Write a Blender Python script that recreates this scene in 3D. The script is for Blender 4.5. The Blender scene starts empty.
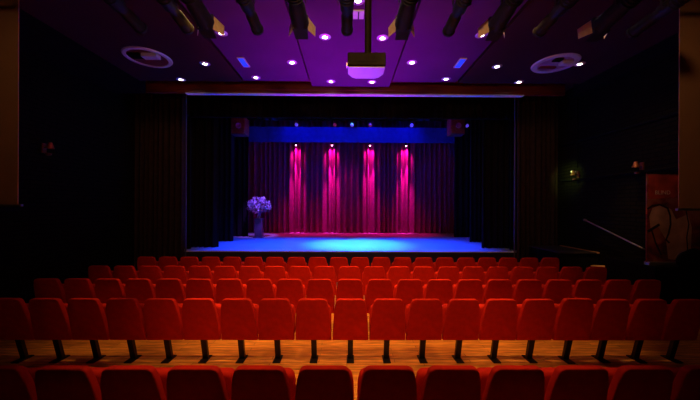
import bpy, bmesh, math, random
from mathutils import Vector, Matrix
random.seed(7)
C = bpy.context.scene
COL = C.collection
PI = math.pi
R = math.radians

# ------------------------------------------------------------------ materials
def mat(name, col, rough=0.6, metal=0.0, var=0.0, vscale=8.0, bump=0.0, bscale=60.0, sheen=0.0, emis=None, estr=0.0, spec=0.5, stretch=(1, 1, 1)):
    m = bpy.data.materials.new(name); m.use_nodes = True
    nt = m.node_tree; b = nt.nodes['Principled BSDF']
    b.inputs['Base Color'].default_value = (*col, 1)
    b.inputs['Roughness'].default_value = rough
    b.inputs['Metallic'].default_value = metal
    b.inputs['Specular IOR Level'].default_value = spec
    if sheen:
        b.inputs['Sheen Weight'].default_value = sheen
        b.inputs['Sheen Tint'].default_value = (*[min(1, c * 1.5 + .05) for c in col], 1)
    tc = nt.nodes.new('ShaderNodeTexCoord'); mp = nt.nodes.new('ShaderNodeMapping')
    mp.inputs['Scale'].default_value = stretch
    nt.links.new(tc.outputs['Object'], mp.inputs['Vector'])
    if var:
        n = nt.nodes.new('ShaderNodeTexNoise'); n.inputs['Scale'].default_value = vscale; n.inputs['Detail'].default_value = 4
        nt.links.new(mp.outputs['Vector'], n.inputs['Vector'])
        r = nt.nodes.new('ShaderNodeValToRGB')
        r.color_ramp.elements[0].position = .3; r.color_ramp.elements[1].position = .7
        r.color_ramp.elements[0].color = (*[c * (1 - var) for c in col], 1)
        r.color_ramp.elements[1].color = (*[min(1, c * (1 + var)) for c in col], 1)
        nt.links.new(n.outputs['Fac'], r.inputs['Fac']); nt.links.new(r.outputs['Color'], b.inputs['Base Color'])
    if bump:
        n2 = nt.nodes.new('ShaderNodeTexNoise'); n2.inputs['Scale'].default_value = bscale; n2.inputs['Detail'].default_value = 3
        nt.links.new(mp.outputs['Vector'], n2.inputs['Vector'])
        bp = nt.nodes.new('ShaderNodeBump'); bp.inputs['Strength'].default_value = bump; bp.inputs['Distance'].default_value = .01
        nt.links.new(n2.outputs['Fac'], bp.inputs['Height']); nt.links.new(bp.outputs['Normal'], b.inputs['Normal'])
    if emis:
        b.inputs['Emission Color'].default_value = (*emis, 1); b.inputs['Emission Strength'].default_value = estr
    return m

M = {}
M['seat'] = mat('red_velour', (.60, .018, .004), .8, var=.10, vscale=14, bump=.25, bscale=260, spec=.15)
M['seat'].node_tree.nodes['Principled BSDF'].inputs['Sheen Weight'].default_value = .0
M['seatlow'] = M['seat']
M['steel'] = mat('black_steel', (.012, .010, .010), .45, .3, bump=.05)
M['black'] = mat('black_paint', (.008, .006, .006), .9, var=.2, spec=.05)
M['fixture'] = mat('fixture_black', (.012, .010, .007), .6, .0, var=.2, vscale=20, spec=.25)
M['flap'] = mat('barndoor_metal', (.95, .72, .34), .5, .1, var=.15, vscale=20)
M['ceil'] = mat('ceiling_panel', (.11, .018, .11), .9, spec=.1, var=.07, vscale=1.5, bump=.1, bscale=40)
M['ceilshade'] = mat('ceiling_side_shaded', (.055, .010, .018), .9, var=.07, vscale=1.5, spec=.1)  # side ceiling: light falloff and warm tint put into the colour
M['ceil2'] = mat('ceiling_dark', (.10, .012, .012), .8, var=.15, vscale=2)
M['fascia'] = mat('fascia_red', (.19, .022, .014), .5, var=.2, vscale=3, stretch=(.3, 1, 6))
M['trimlight'] = mat('pale_trim', (.8, .75, .82), .5, var=.05)
M['curtblack'] = mat('black_drape', (.010, .007, .008), .9, spec=.08, var=.2, vscale=6, bump=.2, bscale=150)
M['curtbrown'] = mat('brown_drape', (.040, .022, .018), .9, spec=.08, var=.2, vscale=6, bump=.2, bscale=150)
M['backcurt'] = mat('back_drape', (.28, .03, .13), .85, spec=.08, var=.15, vscale=5, bump=.2, bscale=150)
M['border'] = mat('border_cloth', (.06, .04, .45), .85, var=.15, vscale=5)
M['stage'] = mat('stage_floor', (.55, .55, .57), .45, var=.10, vscale=1.2, bump=.06, bscale=20)
M['stagefront'] = mat('stage_front', (.02, .014, .018), .7, var=.2)
M['screen'] = mat('screen_cloth', (.50, .30, .17), .9, var=.04, vscale=3)
M['metal'] = mat('dull_metal', (.45, .40, .34), .35, .8, var=.1)
M['wood'] = mat('step_wood', (.55, .27, .09), .6, var=.2, vscale=6, stretch=(1, 8, 1))
M['white'] = mat('projector_white', (.75, .72, .74), .45, var=.03)
M['projdark'] = mat('projector_dark', (.010, .005, .002), .7, spec=.15, var=.4, vscale=18)
M['lamp'] = mat('downlight_lens', (1, .9, .8), .4, emis=(1, .80, .78), estr=26)
M['ring'] = mat('downlight_ring', (.75, .65, .72), .4, .2, var=.05)
M['pinklens'] = mat('pink_lens', (1, .5, .7), .4, emis=(1, .25, .55), estr=20)
M['bluepanel'] = mat('blue_panel', (.01, .02, .25), .4, emis=(.015, .05, 1), estr=1.0, var=.0)
M['bluedot'] = mat('violet_lens', (.3, .1, .9), .4, emis=(.20, .10, 1), estr=.45)
M['reddot'] = mat('red_lens', (.6, .05, .1), .4, emis=(.6, .03, .12), estr=.16)
M['warmlens'] = mat('warm_lens', (1, .8, .5), .4, emis=(1, .72, .35), estr=6)
M['petal'] = mat('flower_petals', (.80, .72, .85), .7, var=.1, vscale=20)
M['leaf'] = mat('flower_leaves', (.30, .14, .22), .7, var=.2)
M['vase'] = mat('vase_glaze', (.22, .10, .18), .4, var=.2)
M['brass'] = mat('aged_brass', (.22, .07, .03), .5, .4, var=.2)
M['edgetrim'] = mat('edge_trim', (.10, .08, .12), .6)
M['letters'] = mat('banner_letters', (.95, .75, .55), .7)
M['pipe'] = mat('conduit', (.006, .006, .005), .8, spec=.1, var=.2)
M['pedwood'] = mat('pedestal_paint', (.10, .05, .09), .5, var=.2)

# floor: long boards running across the hall
def wood_floor():
    m = bpy.data.materials.new('board_floor'); m.use_nodes = True
    nt = m.node_tree; b = nt.nodes['Principled BSDF']; b.inputs['Roughness'].default_value = .42
    tc = nt.nodes.new('ShaderNodeTexCoord')
    br = nt.nodes.new('ShaderNodeTexBrick'); br.offset = .37
    br.inputs['Scale'].default_value = 1; br.inputs['Mortar Size'].default_value = .003; br.inputs['Brick Width'].default_value = 1.1
    br.inputs['Row Height'].default_value = .09; br.inputs['Bias'].default_value = 0
    br.inputs['Color1'].default_value = (.88, .40, .06, 1); br.inputs['Color2'].default_value = (.66, .25, .035, 1)
    br.inputs['Mortar'].default_value = (.10, .035, .01, 1)
    nt.links.new(tc.outputs['Object'], br.inputs['Vector'])
    mp = nt.nodes.new('ShaderNodeMapping'); mp.inputs['Scale'].default_value = (1.5, 14, 1)
    n = nt.nodes.new('ShaderNodeTexNoise'); n.inputs['Scale'].default_value = 2.2; n.inputs['Detail'].default_value = 6
    nt.links.new(tc.outputs['Object'], mp.inputs['Vector']); nt.links.new(mp.outputs['Vector'], n.inputs['Vector'])
    r = nt.nodes.new('ShaderNodeValToRGB'); r.color_ramp.elements[0].position = .3; r.color_ramp.elements[1].position = .72
    r.color_ramp.elements[0].color = (.42, .34, .28, 1); r.color_ramp.elements[1].color = (1.25, 1.2, 1.1, 1)
    nt.links.new(n.outputs['Fac'], r.inputs['Fac'])
    mx = nt.nodes.new('ShaderNodeMix'); mx.data_type = 'RGBA'; mx.blend_type = 'MULTIPLY'; mx.inputs[0].default_value = 1
    nt.links.new(br.outputs['Color'], mx.inputs[6]); nt.links.new(r.outputs['Color'], mx.inputs[7])
    nt.links.new(mx.outputs[2], b.inputs['Base Color'])
    return m
M['floor'] = wood_floor()

def brick_mat():
    m = bpy.data.materials.new('black_brick'); m.use_nodes = True
    nt = m.node_tree; b = nt.nodes['Principled BSDF']; b.inputs['Roughness'].default_value = .9; b.inputs['Specular IOR Level'].default_value = .06
    tc = nt.nodes.new('ShaderNodeTexCoord'); sp = nt.nodes.new('ShaderNodeSeparateXYZ'); cb = nt.nodes.new('ShaderNodeCombineXYZ')
    nt.links.new(tc.outputs['Object'], sp.inputs[0]); nt.links.new(sp.outputs['Y'], cb.inputs['X']); nt.links.new(sp.outputs['Z'], cb.inputs['Y'])
    br = nt.nodes.new('ShaderNodeTexBrick'); br.inputs['Scale'].default_value = 1
    br.inputs['Brick Width'].default_value = .30; br.inputs['Row Height'].default_value = .10; br.inputs['Mortar Size'].default_value = .014
    br.inputs['Color1'].default_value = (.012, .009, .005, 1); br.inputs['Color2'].default_value = (.008, .006, .004, 1); br.inputs['Mortar'].default_value = (.003, .0025, .002, 1)
    nt.links.new(cb.outputs[0], br.inputs['Vector']); nt.links.new(br.outputs['Color'], b.inputs['Base Color'])
    bp = nt.nodes.new('ShaderNodeBump'); bp.inputs['Strength'].default_value = .6; bp.inputs['Distance'].default_value = .02; bp.invert = True
    nt.links.new(br.outputs['Fac'], bp.inputs['Height']); nt.links.new(bp.outputs['Normal'], b.inputs['Normal'])
    return m
M['brick'] = brick_mat()

def banner_mat():
    # faded painting of warm brown blocks with a red top
    m = bpy.data.materials.new('banner_print'); m.use_nodes = True
    nt = m.node_tree; b = nt.nodes['Principled BSDF']; b.inputs['Roughness'].default_value = .7
    tc = nt.nodes.new('ShaderNodeTexCoord')
    n = nt.nodes.new('ShaderNodeTexNoise'); n.inputs['Scale'].default_value = 2.6; n.inputs['Detail'].default_value = 3; n.inputs['Distortion'].default_value = .8
    nt.links.new(tc.outputs['Object'], n.inputs['Vector'])
    r = nt.nodes.new('ShaderNodeValToRGB'); e = r.color_ramp.elements
    e[0].position = .38; e[0].color = (.10, .025, .015, 1); e[1].position = .62; e[1].color = (.42, .15, .07, 1)
    x = e.new(.5); x.color = (.28, .03, .02, 1)
    nt.links.new(n.outputs['Fac'], r.inputs['Fac']); nt.links.new(r.outputs['Color'], b.inputs['Base Color'])
    return m
M['banner'] = banner_mat()
M['figure'] = mat('banner_figure', (.60, .36, .22), .7, var=.25, vscale=4)
M['stroke'] = mat('banner_stroke', (.03, .008, .006), .7)
M['bannerred'] = mat('banner_red', (.45, .05, .02), .7, var=.4, vscale=5)

# ------------------------------------------------------------------ mesh helpers
def link(name, bm, m, parent=None, smooth=False, ms=None):
    bmesh.ops.recalc_face_normals(bm, faces=bm.faces)
    me = bpy.data.meshes.new(name); bm.to_mesh(me); bm.free()
    me.materials.append(m)
    if smooth:
        for p in me.polygons: p.use_smooth = True
        try: me.set_sharp_from_angle(angle=R(38))
        except Exception: pass
    o = bpy.data.objects.new(name, me); COL.objects.link(o)
    if parent: o.parent = parent
    return o
def tag(o, label, cat, group=None):
    o['label'] = label; o['category'] = cat
    if group: o['group'] = group
    return o
def thing(name, label, cat, loc, rz=0, group=None):
    o = bpy.data.objects.new(name, None); COL.objects.link(o); o.location = loc; o.rotation_euler = (0, 0, rz)
    o.empty_display_size = .1
    return tag(o, label, cat, group)
def struct(o): o['kind'] = 'structure'; return o
def box(bm, x0, x1, y0, y1, z0, z1, bev=0, seg=2):
    g = bmesh.ops.create_cube(bm, size=1)
    vs = g['verts']
    for v in vs:
        v.co = Vector(((x0 + x1) / 2 + v.co.x * (x1 - x0), (y0 + y1) / 2 + v.co.y * (y1 - y0), (z0 + z1) / 2 + v.co.z * (z1 - z0)))
    if bev:
        es = {e for v in vs for e in v.link_edges}
        bmesh.ops.bevel(bm, geom=list(es), offset=bev, segments=seg, affect='EDGES', profile=.5)
    return vs
def B(*a, **k):
    bm = bmesh.new(); box(bm, *a, **k); return bm
def lathe(bm, prof, seg=24, mtx=Matrix()):
    rings = []
    for r, z in prof:
        if r < 1e-5: rings.append([bm.verts.new(mtx @ Vector((0, 0, z)))])
        else: rings.append([bm.verts.new(mtx @ Vector((r * math.cos(2 * PI * i / seg), r * math.sin(2 * PI * i / seg), z))) for i in range(seg)])
    for a, b in zip(rings, rings[1:]):
        for i in range(seg):
            j = (i + 1) % seg
            if len(a) == 1 and len(b) == 1: continue
            if len(a) == 1: bm.faces.new((a[0], b[i], b[j]))
            elif len(b) == 1: bm.faces.new((a[i], a[j], b[0]))
            else: bm.faces.new((a[i], a[j], b[j], b[i]))
def tube(bm, p0, p1, r, seg=12):
    p0 = Vector(p0); p1 = Vector(p1); d = p1 - p0
    q = Vector((0, 0, 1)).rotation_difference(d).to_matrix().to_4x4()
    lathe(bm, [(0, 0), (r, 0), (r, d.length), (0, d.length)], seg, Matrix.Translation(p0) @ q)
def T(*a, **k):
    bm = bmesh.new(); tube(bm, *a, **k); return bm
def copy_tree(o, parent=None):
    c = o.copy(); COL.objects.link(c)
    if parent: c.parent = parent
    for ch in list(o.children): copy_tree(ch, c)
    return c

# ------------------------------------------------------------------ camera
cam_d = bpy.data.cameras.new('camera'); cam = bpy.data.objects.new('camera', cam_d); COL.objects.link(cam)
cam_d.sensor_width = 36; cam_d.lens = 300 / 700 * 36; cam_d.shift_y = 6.3 / 700; cam_d.clip_start = .05
EYE = 2.25
cam.location = (0, 0, EYE)
cam.rotation_euler = (Matrix.Rotation(R(-.46), 4, 'Z') @ Matrix.Rotation(R(90), 4, 'X') @ Matrix.Rotation(R(.24), 4, 'Z')).to_euler()
C.camera = cam
CM = cam.rotation_euler.to_matrix()
def ray(px, py): return CM @ Vector(((px - 350) / 300, (206.3 - py) / 300, -1))
def P(px, py, y):           # where a measured line of sight meets the plane at depth y of the hall
    d = ray(px, py); k = y / d.y
    return (d.x * k, y, EYE + d.z * k)
def PZ(px, py, z):          # where it meets the horizontal plane at height z
    d = ray(px, py); k = (z - EYE) / d.z
    return (d.x * k, d.y * k)

# ------------------------------------------------------------------ room
XL, XR = -6.95, 6.98
ZC = 5.81
SZ = .76
struct(link('floor', B(XL - .2, XR + .2, -4, 10.0, -.2, 0), M['floor']))
struct(link('ceiling', B(XL - .2, XR + .2, -4, 9.9, 5.97, 6.15), M['ceil2']))
# suspended ceiling panels with dark joints between
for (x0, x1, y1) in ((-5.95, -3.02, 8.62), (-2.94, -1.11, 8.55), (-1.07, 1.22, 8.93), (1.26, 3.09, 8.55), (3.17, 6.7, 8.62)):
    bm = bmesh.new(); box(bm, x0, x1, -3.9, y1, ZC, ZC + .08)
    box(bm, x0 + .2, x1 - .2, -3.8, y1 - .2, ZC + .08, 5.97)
    struct(link('ceiling', bm, M['ceil'] if abs(x0 + x1) < 7 else M['ceilshade']))
struct(link('wall_left', B(XL - .2, XL, -4, 10.0, 0, 5.97), M['brick']))
struct(link('wall_right', B(XR, XR + .2, -4, 10.0, 0, 5.97), M['brick']))
struct(link('wall_rear', B(XL, XR, -4.2, -4, 0, 5.97), M['black']))
# proscenium wall: piers beside the opening and the header over it
bm = bmesh.new(); box(bm, XL - 1.5, -5.42, 10.35, 10.45, SZ, 8); struct(link('wall_front', bm, M['black']))
bm = bmesh.new(); box(bm, 5.66, XR + 1.5, 10.35, 10.45, SZ, 8); struct(link('wall_front', bm, M['black']))
bm = bmesh.new(); box(bm, -5.42, 5.66, 10.35, 10.45, 5.3, 8); struct(link('wall_front', bm, M['black']))
# stage house
struct(link('wall_back', B(-8.6, 8.6, 17.6, 17.8, 0, 8), M['black']))
struct(link('wall_stage_left', B(-8.6, -8.4, 10.45, 17.6, 0, 8), M['black']))
struct(link('wall_stage_right', B(8.4, 8.6, 10.45, 17.6, 0, 8), M['black']))
struct(link('ceiling', B(-8.6, 8.6, 9.9, 17.8, 8, 8.2), M['black']))
# red-brown fascia beam at the end of the ceiling, with a thin moulding and a pale lower edge
struct(link('trim_1', B(-6.25, 6.55, 9.0, 9.10, 5.63, 5.97), M['fascia']))
struct(link('trim_2', B(-6.25, 6.55, 8.975, 9.0, 5.715, 5.735, bev=.008), M['fascia']))
struct(link('trim_3', B(-4.86, 5.3, 8.985, 9.14, 5.60, 5.63), M['trimlight']))
# black bulkheads along the side walls under the ceiling
struct(link('trim_4', B(XL, -5.97, -3.9, 8.9, 5.55, 5.97), M['black']))
struct(link('trim_5', B(6.73, XR, -3.9, 8.9, 5.55, 5.97), M['black']))

# ------------------------------------------------------------------ stage
stg = thing('stage', 'raised stage platform washed in blue light behind the front row', 'stage', (0, 10, 0))
bm = bmesh.new(); box(bm, -8.3, 8.3, .02, 7.55, 0, SZ); link('platform', bm, M['stage'], stg)
link('front_panel', B(-6.85, 6.8, -.03, .018, 0, SZ - .04), M['stagefront'], stg)
link('nosing', B(-5.4, 5.7, -.05, .03, SZ - .035, SZ + .004, bev=.006), M['trimlight'], stg)

# ------------------------------------------------------------------ drapes
def drape(name, x0, x1, y, z0, z1, m, wl=.28, amp=.06, seed=0, parent=None, thick=.012, hem=0.0, step=.028, flare=.35):
    rnd = random.Random(seed)
    n = max(8, int(abs(x1 - x0) / step)); nz = 8
    ph = 0; offs = []; depth = []
    w = wl * rnd.uniform(.7, 1.3); a = amp * rnd.uniform(.6, 1.2)
    for i in range(n + 1):
        offs.append(ph); depth.append(a)
        ph += 2 * PI * (abs(x1 - x0) / n) / w
        if ph - 2 * PI * round(ph / (2 * PI)) < 0.3 and rnd.random() < .25:
            w = wl * rnd.uniform(.65, 1.45); a = a * .5 + .5 * amp * rnd.uniform(.5, 1.35)
    x0 += .0100 * y; x1 += .0100 * y
    bm = bmesh.new(); F = []; K = []
    for k in range(nz + 1):
        t = k / nz; z = z0 + (z1 - z0) * t
        fr = []; bk = []
        for i in range(n + 1):
            x = x0 + (x1 - x0) * i / n
            d = depth[i] * (1 - flare * t)
            sh = math.sin(offs[i] + .25 * math.sin(3 * t + i * .05))
            yy = y - d * (abs(sh) ** .8) * (1 if sh > 0 else -1)
            zz = z + (hem * math.sin(offs[i] * .31) if k == 0 else 0)
            fr.append(bm.verts.new((x, yy, zz))); bk.append(bm.verts.new((x, yy + thick, zz)))
        F.append(fr); K.append(bk)
    for k in range(nz):
        for i in range(n):
            bm.faces.new((F[k][i], F[k][i + 1], F[k + 1][i + 1], F[k + 1][i]))
            bm.faces.new((K[k][i], K[k + 1][i], K[k + 1][i + 1], K[k][i + 1]))
        for i in (0, n):
            bm.faces.new((F[k][i], F[k + 1][i], K[k + 1][i], K[k][i]))
    for k in (0, nz):
        for i in range(n):
            bm.faces.new((F[k][i], F[k][i + 1], K[k][i + 1], K[k][i]))
    o = link(name, bm, m, parent, smooth=True)
    return o

tag(drape('house_curtain', -7.03, -5.44, 9.83, .02, 5.94, M['curtbrown'], .20, .06, 1), 'dark brown pleated curtain drawn to the left of the stage opening', 'curtain')
tag(drape('house_curtain', 5.47, 6.84, 9.83, .02, 5.94, M['curtbrown'], .20, .06, 2), 'dark brown pleated curtain drawn to the right of the stage opening', 'curtain')
tag(drape('border_curtain', -5.6, 5.6, 10.2, 5.27, 5.95, M['curtblack'], .30, .04, 3), 'black pleated border curtain across the top of the stage opening', 'curtain')
legs = [(-6.6, -4.74, 10.75, 'left', 'nearest the audience'), (-6.9, -4.93, 12.6, 'left', 'second from the audience'), (-7.1, -4.95, 14.6, 'left', 'furthest upstage'),
        (4.72, 6.6, 10.75, 'right', 'nearest the audience'), (5.02, 6.9, 12.6, 'right', 'second from the audience'), (5.05, 7.1, 14.6, 'right', 'furthest upstage')]
for i, (a, b_, y, s, w) in enumerate(legs):
    tag(drape('leg_curtain', a, b_, y, SZ + .01, 7.6, M['curtblack'], .24, .07, 10 + i), 'black wing curtain at the %s side of the stage, %s' % (s, w), 'curtain', 'black wing curtains at the stage sides')
tag(drape('backdrop_curtain', -7.3, 7.4, 16.75, SZ + .01, 7.6, M['backcurt'], .30, .20, 30, step=.025, flare=.15), 'full-width pleated backdrop curtain lit by four magenta pools', 'curtain')
tag(drape('border_curtain', -6.8, 6.9, 15.75, 5.60, 6.40, M['border'], .9, .02, 31, flare=0), 'narrow flat border cloth glowing blue in front of the backdrop', 'curtain')
tag(drape('border_curtain', -7.8, 7.8, 13.5, 6.1, 7.7, M['curtblack'], .4, .04, 33, flare=0), 'black border cloth hung above mid stage behind the loudspeakers', 'curtain')

# ------------------------------------------------------------------ stage lighting
def light(name, kind, loc, tgt, col, power, ang=40, blend=.5, rad=.05, size=None):
    d = bpy.data.lights.new(name, kind); d.color = col; d.energy = power
    if kind == 'SPOT': d.spot_size = R(ang); d.spot_blend = blend; d.shadow_soft_size = rad
    if kind == 'POINT': d.shadow_soft_size = rad
    o = bpy.data.objects.new(name, d); COL.objects.link(o); o.location = loc
    if tgt is not None:
        o.rotation_euler = (Vector(tgt) - Vector(loc)).to_track_quat('-Z', 'Y').to_euler()
    return o

# batten just in front of the backdrop with its four magenta spots
bt = link('lighting_batten', T((-5.2, 16.25, 5.895), (5.2, 16.25, 5.895), .025), M['fixture'])
for x in (-5, 0, 5):
    pass
tag(bt, 'thin black lighting batten holding the magenta spots before the backdrop', 'pipe')
def parcan(x, y, z, lens, label, pitch=-90, length=.22, r=.07, group=None, rz=0):
    t = thing('stage_spotlight', label, 'spotlight', (x, y, z), rz, group)
    mt = Matrix.Rotation(R(pitch), 4, 'X')   # +Z of the can turned to its aim
    bm = bmesh.new(); lathe(bm, [(0, -length * .5), (r * .6, -length * .5), (r * .9, -length * .35), (r, -length * .1), (r, length * .5), (r * .86, length * .5), (r * .86, length * .4)], 16, mt)
    link('housing', bm, M['fixture'], t, True)
    bm = bmesh.new(); lathe(bm, [(0, length * .50 + r * .7), (r * .45, length * .5 + r * .55), (r * .8, length * .46), (r * .84, length * .41)], 16, mt); link('lens', bm, lens, t)
    bm = bmesh.new()
    for s in (-1, 1): box(bm, s * (r + .014) - .004, s * (r + .014) + .004, -.015, .015, -.02, .16)
    box(bm, -(r + .018), r + .018, -.015, .015, .155, .165); tube(bm, (0, 0, .16), (0, 0, .24), .012)
    link('yoke', bm, M['fixture'], t)
    return t
wx = [P(q, 142, 16.25)[0] for q in (296, 332, 370, 406)]
for i, x in enumerate(wx):
    parcan(x, 16.25, 5.63, M['pinklens'], '%s of the four small magenta spots above the backdrop' % ('leftmost', 'second from left', 'third from left', 'rightmost')[i], 180, .16, .06, 'magenta spots on the backdrop batten')
    light('magenta_spot', 'SPOT', (x, 16.18, 5.46), (x, 16.62, 3.6), (1, .02, .66), 2300, 28, .9, .03)
    light('magenta_spot', 'SPOT', (x, 16.32, 5.47), (x, 16.65, 5.15), (1, .02, .62), 170, 84, .7, .03)
    light('magenta_wash', 'SPOT', (-x * .55, 15.3, 5.9), (x * .9, 16.9, 1.5), (1, .0, .40), 95, 44, .9, .03)
    light('magenta_floor', 'SPOT', (x, 15.0, 5.9), (x, 16.1, SZ), (1, .0, .22), 420, 46, .9, .04)
# upper pipe with small cans seen under the header
tag(link('lighting_batten', T((-5.6, 12.0, 5.79), (5.9, 12.0, 5.79), .03), M['fixture']), 'black lighting batten over the stage front, just under the header', 'pipe')
for i, (px, py, ln, w) in enumerate(((297, 125, 'bluedot', 'violet-lit can, leftmost on the stage batten'), (335, 126, 'reddot', 'red-lit can, left of the centre of the stage batten'), (352, 126, 'bluedot', 'violet-lit can at the middle of the stage batten'),
                        (370, 125, 'reddot', 'red-lit can, right of the centre of the stage batten'), (411, 124, 'bluedot', 'violet-lit can left of the right-hand loudspeaker'), (465, 126, 'bluedot', 'violet-lit can right of the right-hand loudspeaker'))):
    X, Y, Z = P(px, py, 12.0)
    parcan(X, Y, 5.52, M[ln], 'small black stage spotlight, ' + w, 112, .30, .085, None, 0 if px != 465 else .3)
# flown loudspeakers
for px, lab in ((240, 'left'), (456, 'right')):
    X, Y, Z = P(px, 127, 11.7)
    t = thing('loudspeaker', 'dark boxy loudspeaker hung over the %s side of the stage' % lab, 'loudspeaker', (X, Y, Z))
    link('cabinet', B(-.28, .28, -.2, .25, -.33, .33, bev=.02), mat('speaker_cabinet', (.06, .02, .03), .6), t)
    bm = bmesh.new(); box(bm, -.25, .25, -.215, -.195, -.30, .30, bev=.004); link('grille', bm, mat('speaker_grille', (.10, .03, .045), .5, var=.5, vscale=30), t)
    bm = bmesh.new(); lathe(bm, [(0, 0), (.05, .0), (.10, .02), (.11, .0)], 20, Matrix.Translation((0.02, -.232, 0)) @ Matrix.Rotation(R(90), 4, 'X')); link('driver', bm, mat('speaker_cone', (.20, .10, .4), .4), t)
    bm = bmesh.new(); tube(bm, (-.15, 0, .32), (-.15, .3, 8.0 - Z), .008); tube(bm, (.15, 0, .32), (.15, .3, 8.0 - Z), .008); link('cable', bm, M['fixture'], t)
for s in (-1, 1): light('speaker_fill', 'SPOT', (s * 2.0, 10.7, 5.6), (s * 4.3, 11.6, 5.5), (1, .08, .30), 40, 40, .8, .05)  # added red spots without a fixture, to bring out the loudspeakers
# blue washes over the stage floor
for x, p in ((-3.1, 900), (-1.2, 900), (1.2, 950), (3.1, 900)):
    light('blue_wash', 'SPOT', (x, 11.15, 7.3), (x * .9, 11.6, SZ), (.0, .04, 1), p * 6, 52, .95, .08)
light('blue_wash', 'SPOT', (0.3, 11.2, 7.3), (.4, 11.7, SZ), (.07, .75, 1), 4200, 42, 1, .08)
for x in (-2.6, -.8, 1.2, 3.0):
    light('blue_back', 'SPOT', (x, 14.2, 7.2), (x, 15.75, 5.9), (.0, .01, 1), 130, 70, .9, .05)
for s in (-1, 1):
    light('blue_side', 'SPOT', (s * 3.0, 13.3, 7.0), (s * 5.0, 12.4, 2.2), (.0, .03, 1), 900, 60, .9, .05)

# ------------------------------------------------------------------ flower arrangement
fx, fy = P(259, 238, 14.2)[0], 14.2
t = thing('flower_pedestal', 'tall dark pedestal under the big flower bouquet at stage left', 'pedestal', (fx, fy, SZ + .002))
bm = bmesh.new(); box(bm, -.22, .22, -.22, .22, 0, .05, bev=.008); link('base', bm, M['pedwood'], t)
bm = bmesh.new(); box(bm, -.17, .17, -.17, .17, .05, .86, bev=.01); link('column', bm, M['pedwood'], t)
bm = bmesh.new(); box(bm, -.2, .2, -.2, .2, .86, .9, bev=.008); link('top', bm, M['pedwood'], t)
t = thing('flower_bouquet', 'large round bouquet of pale flowers in a vase, lit violet, on the pedestal', 'flowers', (fx, fy, SZ + .903))
bm = bmesh.new(); lathe(bm, [(0, 0), (.08, 0), (.10, .05), (.075, .14), (.06, .2), (.09, .26), (.075, .26), (.05, .2), (0, .18)], 20); link('vase', bm, M['vase'], t, True)
rnd = random.Random(5)
bmS = bmesh.new(); bmL = bmesh.new(); bmP = bmesh.new()
def blade(bm, o, d, w, l, curl=.1):
    d = d.normalized(); s = d.cross(Vector((0.3, .2, 1))).normalized(); n = s.cross(d)
    pts = []
    for t_, ww in ((0, .15), (.35, 1), (.7, .8), (1, .05)):
        c = o + d * l * t_ + n * curl * l * t_ * t_
        pts.append((bm.verts.new(c - s * w * ww * .5), bm.verts.new(c + n * w * .12), bm.verts.new(c + s * w * ww * .5)))
    for a, b in zip(pts, pts[1:]):
        bm.faces.new((a[0], a[1], b[1], b[0])); bm.faces.new((a[1], a[2], b[2], b[1]))
for i in range(120):
    th = rnd.uniform(0, 2 * PI); u = rnd.uniform(-.42, 1)
    d = Vector((math.cos(th) * math.sqrt(1 - u * u), math.sin(th) * math.sqrt(1 - u * u) * .8, u))
    L = rnd.uniform(.38, .60)
    o0 = Vector((0, 0, .52)); tip = o0 + Vector((d.x * L, d.y * L, d.z * L * .88))
    if i % 3 == 0: tube(bmS, (0, 0, .22), tip, .004, 5)
    if u < -.1 or i % 4 == 0:
        for k in range(5):
            dd = (d + Vector((rnd.uniform(-.6, .6), rnd.uniform(-.6, .6), rnd.uniform(-.6, .6))))
            blade(bmL, tip - d * .12, dd, .05, .2)
    if u > -.3:
        for k in range(11):
            dd = (d * .6 + Vector((rnd.uniform(-1, 1), rnd.uniform(-1, 1), rnd.uniform(-1, 1))))
            blade(bmP, tip - d * .06, dd, .045, rnd.uniform(.07, .12), .3)
link('stems', bmS, M['leaf'], t); link('leaves', bmL, M['leaf'], t); link('blossoms', bmP, M['petal'], t)
light('flower_light', 'SPOT', (fx + 1.2, fy - 2.6, 6.9), (fx, fy, SZ + 1.5), (.25, .08, 1), 3600, 20, .8, .05)

# ------------------------------------------------------------------ seats
def loft_pad(halfw, t0, t1, lean, rt=.04, bev=.042):
    """halfw: list of (z, half width) top to bottom; slab between y=t0 and y=t1, leaned"""
    bm = bmesh.new()
    pts = [(w, z) for z, w in halfw] + [(-w, z) for z, w in reversed(halfw)]
    f = bm.faces.new([bm.verts.new((x, t0, z)) for x, z in pts])
    g = bmesh.ops.extrude_face_region(bm, geom=[f])
    for v in g['geom']:
        if isinstance(v, bmesh.types.BMVert): v.co.y = t1
    bm.normal_update()
    es = [e for e in bm.edges if abs(e.verts[0].co.y - e.verts[1].co.y) < 1e-5]
    bmesh.ops.bevel(bm, geom=es, offset=bev, segments=5, affect='EDGES', profile=.5, clamp_overlap=True)
    # gentle crown on the faces
    for v in bm.verts:
        pass
    zt = max(z for z, w in halfw); zb = min(z for z, w in halfw)
    for v in bm.verts:
        u = (v.co.z - zb) / (zt - zb)
        v.co.y += lean * (1 - u)
    return bm
def arc_top(zt, w, r, n=5):
    return [(zt - r + r * math.cos(a), w - r + r * math.sin(a)) for a in [PI / 2 * k / n for k in range(n + 1)]]
back_prof = arc_top(.975, .205, .06) + [(.88, .216), (.82, .226), (.68, .240), (.50, .250), (.345, .2555), (.335, .250)]
cush_prof = arc_top(.81, .236, .07) + [(.70, .244), (.60, .248), (.42, .248), (.37, .235)]
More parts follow.
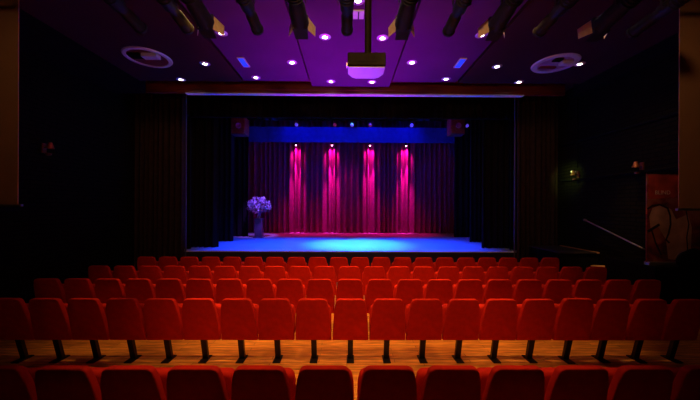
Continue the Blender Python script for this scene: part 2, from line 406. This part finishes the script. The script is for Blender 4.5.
def make_seat():
    t = thing('theatre_seat', '', 'seat', (0, 0, 0))
    b = link('backrest', loft_pad(back_prof, 0, .068, .145, bev=.03), M['seat'], t, True)
    c = link('seat_cushion', loft_pad(cush_prof, .245, .36, .0), M['seatlow'], t, True)
    bm = bmesh.new(); vs_ = box(bm, -.038, .038, 0, .05, .012, .44)
    for v in vs_: v.co.y += .255 - .24 * v.co.z
    link('pedestal', bm, M['steel'], t)
    bm = bmesh.new(); box(bm, -.055, .055, .14, .36, 0, .016, bev=.004)
    for sx in (-.035, .035):
        for yy in (.165, .335): tube(bm, (sx, yy, .01), (sx, yy, .024), .008, 8)
    link('base_plate', bm, M['steel'], t)
    bm = bmesh.new(); box(bm, -.16, .16, .19, .27, .40, .43, bev=.006); link('hinge_bracket', bm, M['steel'], t)
    return t
proto = make_seat()
ORD = ['', 'first', 'second', 'third', 'fourth', 'fifth', 'sixth', 'seventh', 'eighth', 'ninth', 'tenth', 'eleventh', 'twelfth']
rows = [  # name, count, first px, last px, depth, stop words
    ('in front row by the stage', 20, 145.6, 550.9, 7.365, 'end'),
    ('in second row from stage', 21, 98.0, 597.2, 6.295, 'end'),
    ('in third row from stage', 21, 45.5, 649.3, 5.214, 'end'),
    ('in fourth row from stage', 19, 5.2, 689.8, 4.154, 'end in view'),
    ('in the nearest row', 12, -5.0, 712.0, 2.38, 'end in view')]
used = False
rs = random.Random(3)
for ri, (rn, n, a, b_, y, endw) in enumerate(rows):
    xa = P(a, 300, y + .02)[0]; xb = P(b_, 300, y + .02)[0]
    for i in range(n):
        x = xa + (xb - xa) * i / (n - 1)
        s = proto if not used else copy_tree(proto)
        used = True
        s.location = (x, y, 0); s.rotation_euler = (0, 0, rs.uniform(-.012, .012))
        s.scale = (1, 1, (1.018, 1.008, 1.0, .982, .982)[ri])
        if ri == 3 and i == 15: s.location = (x, y - .02, 0); s.scale = (1, 1, 1.0)
        if i * 2 < n - 1:
            w = ('%s from the left %s' % (ORD[i + 1], endw)) if i else 'at the left %s' % endw
        elif i * 2 == n - 1:
            w = 'exactly in the middle'
        else:
            k = n - i
            w = ('%s from the right %s' % (ORD[k], endw)) if k > 1 else 'at the right %s' % endw
        s['label'] = 'red seat %s, %s' % (rn, w)
        s['group'] = 'red tip-up seats ' + rn.split(',')[0]

# ------------------------------------------------------------------ ceiling fittings
DL = [(221.4, 33, 'beside the left barn-door spotlight'), (481.4, 35, 'beside the right barn-door spotlight'), (325, 37, 'largest, left of the projector pole'), (382.5, 38, 'largest, right of the projector pole'),
      (292, 62.5, 'left of the projector, level with it'), (412, 62.5, 'right of the projector, level with it'), (256, 77.5, 'near the beam, right of the left blue panel'), (446, 79, 'near the beam, left of the right blue panel'),
      (331, 81.5, 'at the beam, left of centre'), (372, 82, 'at the beam, right of centre under the projector'), (181, 79.5, 'nearest the left round recess, by the beam'), (519, 82, 'by the beam, between right blue panel and round recess'),
      (205, 63.7, 'between the left round recess and left blue panel'), (497, 66.5, 'between the right blue panel and right round recess'), (579.6, 64, 'touching the rim of the right round recess'), (591.5, 81, 'furthest to the right, small and warm'),
      (358, 0.5, 'cut off by the picture top, over the projector pole'), (569, 1, 'at the picture top, left of the rightmost spotlights')]
proto_d = None
for px, py, w in DL:
    x, y = PZ(px, py, ZC)
    if proto_d is None:
        t = thing('ceiling_downlight', '', 'downlight', (x, y, ZC))
        bm = bmesh.new(); lathe(bm, [(.050, -.001), (.054, -.012), (.110, -.010), (.125, 0), (.050, 0.0)], 24); link('ring', bm, M['ring'], t, True)
        bm = bmesh.new(); lathe(bm, [(0, -.016), (.03, -.013), (.053, -.004)], 24); link('lens', bm, M['lamp'], t, True)
        proto_d = t
    else:
        t = copy_tree(proto_d); t.location = (x, y, ZC)
    t['label'] = 'glowing round ceiling downlight, ' + w; t['group'] = 'glowing ceiling downlights'
# lamps of the downlights: warm cones on the seating
def down(x, y, p, ang=80, col=(1, .50, .17), tgt=None):
    light('downlight_lamp', 'SPOT', (x, y, ZC - .05), tgt or (x, y + .01, 0), col, p, ang, 1, .05)
for x, y, p in ((-.7, 4.4, 560), (.8, 4.4, 560), (-2.3, 4.4, 420), (2.4, 4.4, 400), (-.5, 6.3, 300), (.65, 6.3, 300), (-1.4, 7.4, 170), (1.5, 7.4, 170), (-2.6, 8.2, 60), (2.6, 8.3, 60),
                (-2.6, 6.1, 90), (2.7, 6.2, 70), (-3.6, 7.4, 50), (3.7, 7.5, 30)):
    down(x, y, p, 60, tgt=(x, 5.3, 0) if y == 4.4 else None)
for x in (-1.0, 1.0): down(x * .8, 1.5, 220, 46, (1, .50, .20), (x, 4.2, .5))
for x in (-1.1, 1.1): down(x * .8, 2.8, 520, 46, (1, .50, .20), (x, 3.6, 0))

# blue-lit square vents
for px, py, w in ((243.7, 61.7, 'left of the projector'), (460, 62.5, 'right of the projector')):
    x, y = PZ(px, py, ZC)
    t = thing('ceiling_light_panel', 'small rectangular ceiling panel glowing bright blue, ' + w, 'ceiling light', (x, y, ZC))
    bm = bmesh.new(); box(bm, -.085, .085, -.24, .24, -.03, 0, bev=.006); link('frame', bm, M['ring'], t)
    bm = bmesh.new(); box(bm, -.065, .065, -.22, .20, -.036, -.028); link('diffuser', bm, M['bluepanel'], t)
x, y = PZ(358.5, 13.7, ZC)
t = thing('ceiling_light_panel', 'small pale lavender rectangle on the ceiling beside the projector pole', 'ceiling light', (x, y, ZC))
bm = bmesh.new(); box(bm, -.10, .10, -.12, .12, -.03, 0, bev=.006); link('frame', bm, M['white'], t)
bm = bmesh.new(); box(bm, -.012, .012, -.1, .1, -.04, -.028); link('divider', bm, M['steel'], t)
# round recesses
for px, py, s, lab in ((148, 57.5, -1, 'left'), (555, 63.5, 1, 'right')):
    x, y = PZ(px, py, ZC)
    t = thing('ceiling_recess', 'round pale-rimmed fitting in the ceiling at the far %s' % lab, 'ceiling fitting', (x, y, ZC))
    if s < 0:
        bm = bmesh.new(); lathe(bm, [(.42, -.004), (.43, -.03), (.50, -.025), (.52, 0), (.42, 0)], 48); link('rim', bm, M['ring'], t, True)
        bm = bmesh.new(); lathe(bm, [(0, -.010), (.425, -.010), (.425, 0), (0, 0)], 48); link('dish', bm, M['fascia'], t, True)
        bm = bmesh.new(); box(bm, -.0, .36, -.26, -.08, -.10, -.008, bev=.01); link('lamp_box', bm, M['ring'], t)
        bm = bmesh.new(); box(bm, -.33, -.04, -.27, -.04, -.06, -.008, bev=.01); link('cover', bm, M['black'], t)
        bm = bmesh.new(); box(bm, -.06, .34, -.05, -.02, -.06, -.008, bev=.01); link('bracket', bm, M['projdark'], t)
    else:
        bm = bmesh.new(); lathe(bm, [(.38, -.004), (.39, -.03), (.50, -.025), (.52, 0), (.38, 0)], 48); link('rim', bm, M['ring'], t, True)
        bm = bmesh.new(); lathe(bm, [(0, -.012), (.39, -.012), (.39, 0), (0, 0)], 48); link('dish', bm, mat('recess_pink', (.50, .22, .35), .6, var=.3, vscale=3), t, True)
        bm = bmesh.new(); box(bm, .03, .30, -.24, -.04, -.10, -.01, bev=.04); link('lamp_box', bm, M['ring'], t)
        bm = bmesh.new(); box(bm, -.20, .0, -.32, -.16, -.05, -.01, bev=.01); link('cover', bm, M['black'], t)
        bm = bmesh.new(); box(bm, -.28, .12, .12, .22, -.05, -.01, bev=.01); link('bracket', bm, M['fascia'], t)

# projector on its pole
px0 = P(366.8, 60, 3.4)[0]
t = thing('ceiling_projector', 'white projector with dark back hanging on a pole from the ceiling', 'projector', (px0, 3.4, 3.85))
bm = bmesh.new(); box(bm, -.218, .218, 0, .10, 0, .15, bev=.012); link('rear_panel', bm, M['projdark'], t)
bm = bmesh.new()
pts = [(-.212, .02), (.212, .02), (.212, .22), (.17, .30), (.12, .335), (-.12, .335), (-.17, .30), (-.212, .22)]
f = bm.faces.new([bm.verts.new((a, b, -.012)) for a, b in pts]); g = bmesh.ops.extrude_face_region(bm, geom=[f])
for v in g['geom']:
    if isinstance(v, bmesh.types.BMVert): v.co.z = .145
bmesh.ops.bevel(bm, geom=list(bm.edges), offset=.008, segments=2, affect='EDGES'); link('body', bm, M['white'], t)
bm = bmesh.new(); lathe(bm, [(0, .0), (.05, .0), (.05, .05), (.04, .05), (.035, .03), (0, .03)], 20, Matrix.Translation((.08, .33, .07)) @ Matrix.Rotation(R(-90), 4, 'X')); link('lens', bm, M['projdark'], t, True)
bm = bmesh.new()
for k in range(6): box(bm, -.16 + k * .05, -.13 + k * .05, -.004, .002, .04, .11)
link('vent', bm, M['projdark'], t)
bm = bmesh.new(); lathe(bm, [(0, .15), (.09, .15), (.09, .165), (.045, .18), (.045, .20), (0, .20)], 20, Matrix.Translation((.02, .17, 0))); link('mount', bm, M['metal'], t, True)
bm = bmesh.new(); tube(bm, (.02, .17, .19), (.02, .17, ZC - 3.85), .036, 16); tube(bm, (.055, .17, .19), (.055, .17, ZC - 3.85), .010, 8); link('pole', bm, M['projdark'], t, True)
bm = bmesh.new(); box(bm, -.235, -.216, .06, .12, .02, .06, bev=.004); link('sensor', bm, M['ring'], t)

# spotlights on the front-of-house bar
tag(link('lighting_bar', T((-5.4, 3.95, 5.30), (5.6, 3.95, 5.30), .028), M['fixture']), 'black pipe under the ceiling carrying the row of hall spotlights', 'pipe')
bm = bmesh.new()
for x in (-4.5, -1.5, 1.5, 4.5): tube(bm, (x, 3.95, 5.30), (x, 3.95, ZC), .014, 8)
o = link('hanger', bm, M['fixture'], bpy.data.objects['lighting_bar'])
def hall_spot(x, z, barn, label, lit=1, yaw=0):
    t = thing('hall_spotlight', label, 'spotlight', (x, 3.95, z), yaw, 'hall spotlights on the front bar')
    tilt = Matrix.Rotation(R(-96 if not barn else -98), 4, 'X')
    L = .52
    r = .095 if not barn else .11
    bm = bmesh.new()
    if barn: prof = [(0, -.32), (r * .55, -.32), (r * .8, -.28), (r * .85, .02), (r, .08), (r * 1.05, .30), (r * 1.12, .34), (r * 1.12, .40), (r * .95, .40), (r * .9, .36)]
    else: prof = [(0, -.42), (r * .6, -.42), (r * .95, -.34), (r * .95, .10), (r * .72, .14), (r * .72, .22), (r * .85, .24), (r * .85, .50), (r * .95, .50), (r * .95, .54), (r * .75, .54), (r * .7, .50)]
    lathe(bm, prof, 20, tilt)
    for k in range(5):
        lathe(bm, [(r * .9, -.26 + k * .05), (r * 1.04, -.255 + k * .05), (r * 1.04, -.245 + k * .05), (r * .9, -.24 + k * .05)], 20, tilt)
    link('housing', bm, M['fixture'], t, True)
    bm = bmesh.new(); zf = .36 if barn else .50
    lathe(bm, [(0, zf), (r * .88, zf - .01)], 20, tilt); link('lens', bm, M['warmlens'] if barn else M['steel'], t)
    bm = bmesh.new()
    for s in (-1, 1): box(bm, s * (r + .02) - .005, s * (r + .02) + .005, -.02, .02, -.02, r + .07)
    box(bm, -(r + .025), r + .025, -.02, .02, r + .06, r + .075); tube(bm, (0, 0, r + .07), (0, 0, 5.25 - z), .014, 8)
    box(bm, -.025, .025, -.045, .045, 5.235 - z, 5.271 - z)
    link('yoke', bm, M['fixture'], t)
    if barn:
        zf = .40; q = .105; l = .17
        def flap(cs, m, nm):
            bmf = bmesh.new(); f = bmf.faces.new([bmf.verts.new(tilt @ Vector(c)) for c in cs]); bmf.normal_update()
            n = f.normal.copy(); g = bmesh.ops.extrude_face_region(bmf, geom=[f])
            for v in g['geom']:
                if isinstance(v, bmesh.types.BMVert): v.co += n * .004
            link(nm, bmf, m, t)
        o_ = .09
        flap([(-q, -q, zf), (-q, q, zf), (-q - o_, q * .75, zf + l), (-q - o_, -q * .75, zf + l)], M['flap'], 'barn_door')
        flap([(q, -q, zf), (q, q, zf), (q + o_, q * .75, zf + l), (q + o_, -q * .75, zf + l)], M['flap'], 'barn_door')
        flap([(-q, -q, zf), (q, -q, zf), (q * .9, -q - .05, zf + l), (-q * .9, -q - .05, zf + l)], M['fixture'], 'barn_door')
        flap([(-q, q, zf), (q, q, zf), (q * .9, q + .02, zf + l), (-q * .9, q + .02, zf + l)], M['fixture'], 'barn_door')
        bm = bmesh.new()
        for a, b2, c, d2 in ((-q - .006, -q, -q - .006, q + .006), (q, q + .006, -q - .006, q + .006), (-q, q, -q - .006, -q), (-q, q, q, q + .006)):
            vs = box(bm, a, b2, c, d2, zf - .03, zf + .01)
            for v in vs: v.co = tilt @ v.co
        link('gel_frame', bm, M['fixture'], t)
        tip = Vector((x, 3.95, z)) + (Matrix.Rotation(yaw, 4, 'Z') @ tilt @ Vector((0, 0, .43)))
        fw = Vector((x, 3.95, z)) + (Matrix.Rotation(yaw, 4, 'Z') @ tilt @ Vector((0, 0, 1.4)))
        light('spotlight_lamp', 'SPOT', tip, fw, (1, .55, .18), 6 * lit, 150, .3, .03)
    return t
HS = [(140, 0, 'plain black tube spotlight at the far left, barely visible'), (187, 0, 'plain black tube spotlight left of the leftmost barn-door one'), (209, 1, 'leftmost barn-door spotlight, its right flap lit yellow'),
      (257, 0, 'plain black tube spotlight right of the leftmost barn-door one'), (301.5, 1, 'barn-door spotlight left of the projector'), (347, 0, 'plain black tube spotlight at centre, left of the projector pole'),
      (402, 1, 'barn-door spotlight just right of the projector'), (449, 0, 'plain black tube spotlight between the two right-of-centre barn-door ones'), (493, 1, 'barn-door spotlight above the right blue panel'),
      (540, 0, 'plain black tube spotlight above the right round recess'), (594, 1, 'rightmost barn-door spotlight, pale line along its side'), (634, 0, 'plain black tube spotlight at the far right')]
for px, barn, lab in HS:
    x = P(px, 30, 4.45)[0]
    hall_spot(x, 4.93 if not barn else 4.95, barn, lab, 1 if px not in (594,) else .15, yaw=0)

light('bar_warm', 'SPOT', (0, 1.2, 4.7), (0, 4.6, 4.75), (1, .52, .20), 190, 110, .8, .05)
struct(link('trim_6', B(-5.36, -5.33, 9.93, 9.98, .02, 5.9), M['edgetrim']))
struct(link('trim_7', B(5.55, 5.58, 9.93, 9.98, .02, 5.9), M['edgetrim']))
# added purple uplights, unseen behind the front row, to colour the ceiling
def uplight(x, y, tgt, col, p, ang, lab):
    t = thing('added_uplight', lab, 'added floor light', (x, y, 0))
    bm = bmesh.new(); box(bm, -.2, .2, -.1, .1, 0, .16, bev=.02); link('housing', bm, M['fixture'], t)
    bm = bmesh.new(); box(bm, -.17, .17, -.075, .075, .16, .166); link('lens', bm, mat('violet_glow', (.4, .2, .9), .4, emis=(.4, .05, 1), estr=2), t)
    light('added_uplight_lamp', 'SPOT', (x, y, .24), tgt, col, p, ang, 1, .08)
uplight(-.9, 8.9, (-.7, 7.5, ZC), (.48, .0, .88), 1150, 58, 'added, unseen violet floor uplight before the stage, left one')
uplight(.9, 8.9, (.7, 7.5, ZC), (.48, .0, .88), 1150, 58, 'added, unseen violet floor uplight before the stage, right one')
light('projector_fill', 'SPOT', (0, 9.2, .24), (.2, 3.6, 3.85), (.30, .03, 1), 1700, 14, .6, .05)  # added spot without a fixture, fills the projector underside

# ------------------------------------------------------------------ side screens
for s, x0, x1, zb, lab in ((-1, -6.9, P(18.5, 100, 4.5)[0], EYE - .01, 'left'), (1, P(679, 100, 4.5)[0], 6.9, EYE - .03, 'right')):
    t = thing('projection_screen', 'beige hanging screen cut off by the picture edge at the %s' % lab, 'screen', ((x0 + x1) / 2, 4.5, zb))
    h = (x1 - x0) / 2
    link('screen_cloth', B(-h, h, -.006, .006, .02, 5.45 - zb), M['screen'], t)
    bm = bmesh.new(); box(bm, -h, h + (.06 if s < 0 else 0), -.02, .02, -.015, .02, bev=.006)
    if s > 0: box(bm, -h - .03, -h + .3, -.022, .022, -.015, .02)
    link('bottom_bar', bm, M['metal'], t)
    bm = bmesh.new(); tube(bm, (-h, 0, 5.45 - zb), (h, 0, 5.45 - zb), .06, 16); link('roller', bm, M['black'], t, True)
    bm = bmesh.new()
    for q in (-.8, .8): box(bm, q * h - .02, q * h + .02, -.02, .02, 5.5 - zb, ZC - zb)
    link('bracket', bm, M['black'], t)
light('screen_light', 'SPOT', (-3.4, 2.6, 5.6), (-5.4, 4.5, 3.3), (1, .45, .16), 22, 80, 1, .1)
light('screen_light', 'SPOT', (3.4, 2.6, 5.6), (5.6, 4.5, 3.3), (1, .45, .16), 30, 80, 1, .1)

# ------------------------------------------------------------------ right side: landing, steps, rail, banner
lz = 1.0
t = thing('side_landing', 'dark raised landing along the right brick wall by the stage', 'platform', (6.43, 9.0, 0))
link('body', B(-.55, .53, -.75, .66, 0, lz - .03), M['black'], t)
link('deck', B(-.57, .45, -.78, .68, lz - .03, lz), M['stagefront'], t)
link('edge_strip', B(.45, .53, -.78, .68, lz - .03, lz + .01), M['wood'], t)
t = thing('side_steps', 'wooden steps climbing along the right wall to the landing', 'steps', (6.43, 7.5, 0))
for k in range(5):
    zt = .20 + k * .12; y0 = -.60 + k * .29 - .29
    if k == 4: continue
    y0 += .29
    link('tread', B(.06 if k < 3 else .16, .52, y0, y0 + .31, zt + .12 - .03, zt + .12), M['wood'], t)
    link('riser', B(.08, .50, y0 + .02, y0 + .285, 0, zt + .12 - .03), M['black'], t)
t = thing('handrail', 'thin pale handrail sloping along the right brick wall', 'handrail', (6.88, 8, 0))
p0 = Vector((0, .63, EYE - .37)); p1 = Vector((0, -1.06, EYE - .95))
bm = bmesh.new(); tube(bm, p0, p1, .018, 10); link('rail', bm, M['metal'], t, True)
for q in (.03, .5, .97):
    p = p0.lerp(p1, q); link('bracket', T(p, p + Vector((.1, 0, -.05)), .012, seg=8), M['metal'], t)
link('end_knob', T(p0 + Vector((0, -.02, 0)), p0 + Vector((0, .04, 0)), .035, seg=12), M['metal'], t)
tag(link('parapet', B(5.84, 6.96, 5.65, 6.75, 0, 1.12), M['black']), 'low black block below the banner at the right wall', 'parapet')
bn = thing('banner', 'tall reddish brown printed banner standing left of and behind the right screen', 'banner', (6.40, 5.85, 1.12))
bm = bmesh.new(); box(bm, -.53, .53, -.008, .008, .06, 1.80); link('print', bm, M['banner'], bn)
link('stand', B(-.52, .52, -.06, .06, 0, .07, bev=.01), M['metal'], bn)
link('top_rail', B(-.53, .53, -.014, .014, 1.79, 1.82, bev=.004), M['projdark'], bn)
bm = bmesh.new(); tube(bm, (0, .03, .05), (0, .03, 1.8), .012, 8); link('support_pole', bm, M['steel'], bn)
def flat(name, pts, m, y=-.010, parent=bn, th=.003):
    bm = bmesh.new(); f = bm.faces.new([bm.verts.new((a, y, b)) for a, b in pts]); g = bmesh.ops.extrude_face_region(bm, geom=[f])
    for v in g['geom']:
        if isinstance(v, bmesh.types.BMVert): v.co.y -= th
    return link(name, bm, m, parent)
flat('red_field', [(-.50, 1.30), (.08, 1.32), (.10, 1.76), (-.50, 1.76)], M['bannerred'])
flat('pale_figure', [(-.48, .95), (-.42, 1.12), (-.25, 1.18), (-.05, 1.10), (.05, .90), (.28, 1.0), (.36, .75), (.34, .2), (.1, .1), (-.1, .12), (-.15, .5), (-.3, .75), (-.45, .7)], M['figure'])
def stroke(pts, w, y=-.016):
    bm = bmesh.new()
    L = [Vector((a, 0, b)) for a, b in pts]
    V_ = []
    for i, p in enumerate(L):
        d = (L[min(i + 1, len(L) - 1)] - L[max(i - 1, 0)]).normalized(); n = Vector((-d.z, 0, d.x))
        V_.append([bm.verts.new(p + n * s * w / 2 + Vector((0, yy, 0))) for s, yy in ((-1, y), (1, y), (1, y + .003), (-1, y + .003))])
    for a, b in zip(V_, V_[1:]):
        for k in range(4): bm.faces.new((a[k], a[(k + 1) % 4], b[(k + 1) % 4], b[k]))
    bm.faces.new(V_[0]); bm.faces.new(V_[-1][::-1]); return link('painted_line', bm, M['stroke'], bn)
stroke([(-.52, 1.10), (-.42, 1.17), (-.28, 1.19), (-.12, 1.12), (-.07, .98), (-.06, .80), (-.10, .62), (-.15, .50), (-.08, .44)], .035)
stroke([(-.51, .66), (-.38, .74), (-.28, .80)], .05)
stroke([(-.44, .70), (-.36, .45), (-.24, .2)], .03)
stroke([(.24, 1.10), (.30, .80), (.26, .55), (.28, .25)], .022)
cu = bpy.data.curves.new('lettering', 'FONT'); cu.body = 'BLIND'; cu.size = .11; cu.extrude = .002; cu.align_x = 'CENTER'
tmp = bpy.data.objects.new('tmp_text', cu); COL.objects.link(tmp)
dg = bpy.context.evaluated_depsgraph_get(); me = bpy.data.meshes.new_from_object(tmp.evaluated_get(dg))
bpy.data.objects.remove(tmp); me.materials.clear(); me.materials.append(M['letters'])
o = bpy.data.objects.new('lettering', me); COL.objects.link(o); o.parent = bn; o.rotation_euler = (R(90), 0, 0); o.location = (-.22, -.014, 1.39)
o['label'] = 'pale lettering BLIND'
# dark rounded bag in front of the banner foot
bm = bmesh.new(); bmesh.ops.create_uvsphere(bm, u_segments=24, v_segments=14, radius=1)
for v in bm.verts:
    v.co = Vector((v.co.x * .30, v.co.y * .05, max(v.co.z, -.25) * .26))
    v.co.z += .02 * math.sin(v.co.x * 14)
zmin = min(v.co.z for v in bm.verts)
for v in bm.verts: v.co += Vector((6.60, 5.745 - .04, 1.12 - zmin))
bag = link('black_bag', bm, M['steel'], None, True); tag(bag, 'black rounded bag lying on the parapet in front of the banner', 'bag')

# wall fixtures
def sconce(x, y, z, s, label, lit=False):
    t = thing('wall_lamp', label, 'wall lamp', (x, y, z))
    link('back_plate', B(min(0, s * .03), max(0, s * .03), -.05, .05, -.12, .10, bev=.005), M['brass'], t)
    bm = bmesh.new(); tube(bm, (s * .02, 0, 0), (s * .16, 0, 0), .014, 8); link('arm', bm, M['brass'], t)
    bm = bmesh.new(); lathe(bm, [(.03, .10), (.035, .09), (.075, -.04), (.07, -.04), (.03, .08)], 16, Matrix.Translation((s * .16, 0, .02))); link('shade', bm, M['brass'], t, True)
    bm = bmesh.new(); lathe(bm, [(0, -.16), (.05, -.15), (.06, -.11), (.0, -.10)], 16, Matrix.Translation((s * .12, 0, -.02))); link('cup', bm, M['brass'], t, True)
    if lit:
        bm = bmesh.new(); bmesh.ops.create_uvsphere(bm, u_segments=12, v_segments=8, radius=.032)
        for v in bm.verts: v.co += Vector((s * .10, .13, .10))
        tube(bm, (0, .13, .10), (s * .09, .13, .10), .008, 6)
        link('bulb', bm, mat('pale_bulb', (.9, .9, .7), .4, emis=(.9, .85, .5), estr=.6), t, True)
X, Y, Z = XR, 9.28, 3.24
sconce(XR, 9.02, 3.24, -1, 'small wall lamp in the green glow on the right brick wall', True)
tag(link('conduit', T((XR - .02, 9.05, 3.42), (XR - .02, 9.05, 5.55), .016, seg=8), M['pipe']), 'thin vertical cable running up from the green-lit wall lamp', 'conduit')
tag(link('conduit', T((XR - .04, 5.2, 4.25), (XR - .04, 9.7, 4.25), .04, seg=8), M['pipe']), 'dark pipe high along the right brick wall', 'conduit')
tag(link('conduit', T((XR - .04, 5.2, 3.1), (XR - .04, 9.7, 3.1), .03, seg=8), M['pipe']), 'dark pipe along the right brick wall at lamp height', 'conduit')
light('green_glow', 'SPOT', (XR - .7, 9.0, 3.4), (XR, 9.3, 3.2), (.50, .80, .16), 30, 90, 1, .05)
sconce(XR, 7.05, 3.22, -1, 'small brass wall lamp on the right wall above the banner')
sconce(XL, 6.9, 3.56, 1, 'small brass wall lamp on the dark left wall')
light('sconce_glow', 'POINT', (XR - .35, 6.95, 3.35), None, (1, .3, .1), .18, rad=.03)
light('sconce_glow', 'POINT', (XL + .35, 6.8, 3.7), None, (1, .15, .08), .12, rad=.03)
light('step_fill', 'SPOT', (6.1, 6.9, 5.6), (6.75, 7.6, .6), (1, .55, .2), 220, 24, .6, .05)  # added spot, no lamp modelled, so the treads show up
light('banner_fill', 'SPOT', (5.3, 4.75, 5.5), (6.35, 5.85, 2.1), (1, .5, .25), 34, 34, 1, .05)  # extra narrow spot put in to brighten the banner, no fixture
light('side_warm', 'SPOT', (4.6, 6.2, 5.6), (6.9, 6.9, 2.6), (1, .50, .25), 60, 70, 1, .1)
light('curtain_warm', 'SPOT', (-4.5, 7.6, 5.7), (-6.1, 9.8, 3.4), (1, .45, .22), 16, 70, 1, .1)
light('curtain_warm', 'SPOT', (4.6, 7.6, 5.7), (6.1, 9.8, 3.4), (1, .45, .22), 16, 70, 1, .1)

# ------------------------------------------------------------------ world and view
w = bpy.data.worlds.new('world'); C.world = w; w.use_nodes = True
w.node_tree.nodes['Background'].inputs['Color'].default_value = (.004, .002, .003, 1); w.node_tree.nodes['Background'].inputs['Strength'].default_value = .3
vs = C.view_settings; vs.view_transform = 'Standard'; vs.look = 'None'; vs.gamma = 1; vs.use_curve_mapping = False; vs.exposure = 0
C.cycles.use_denoising = True
C.cycles.sample_clamp_indirect = 4
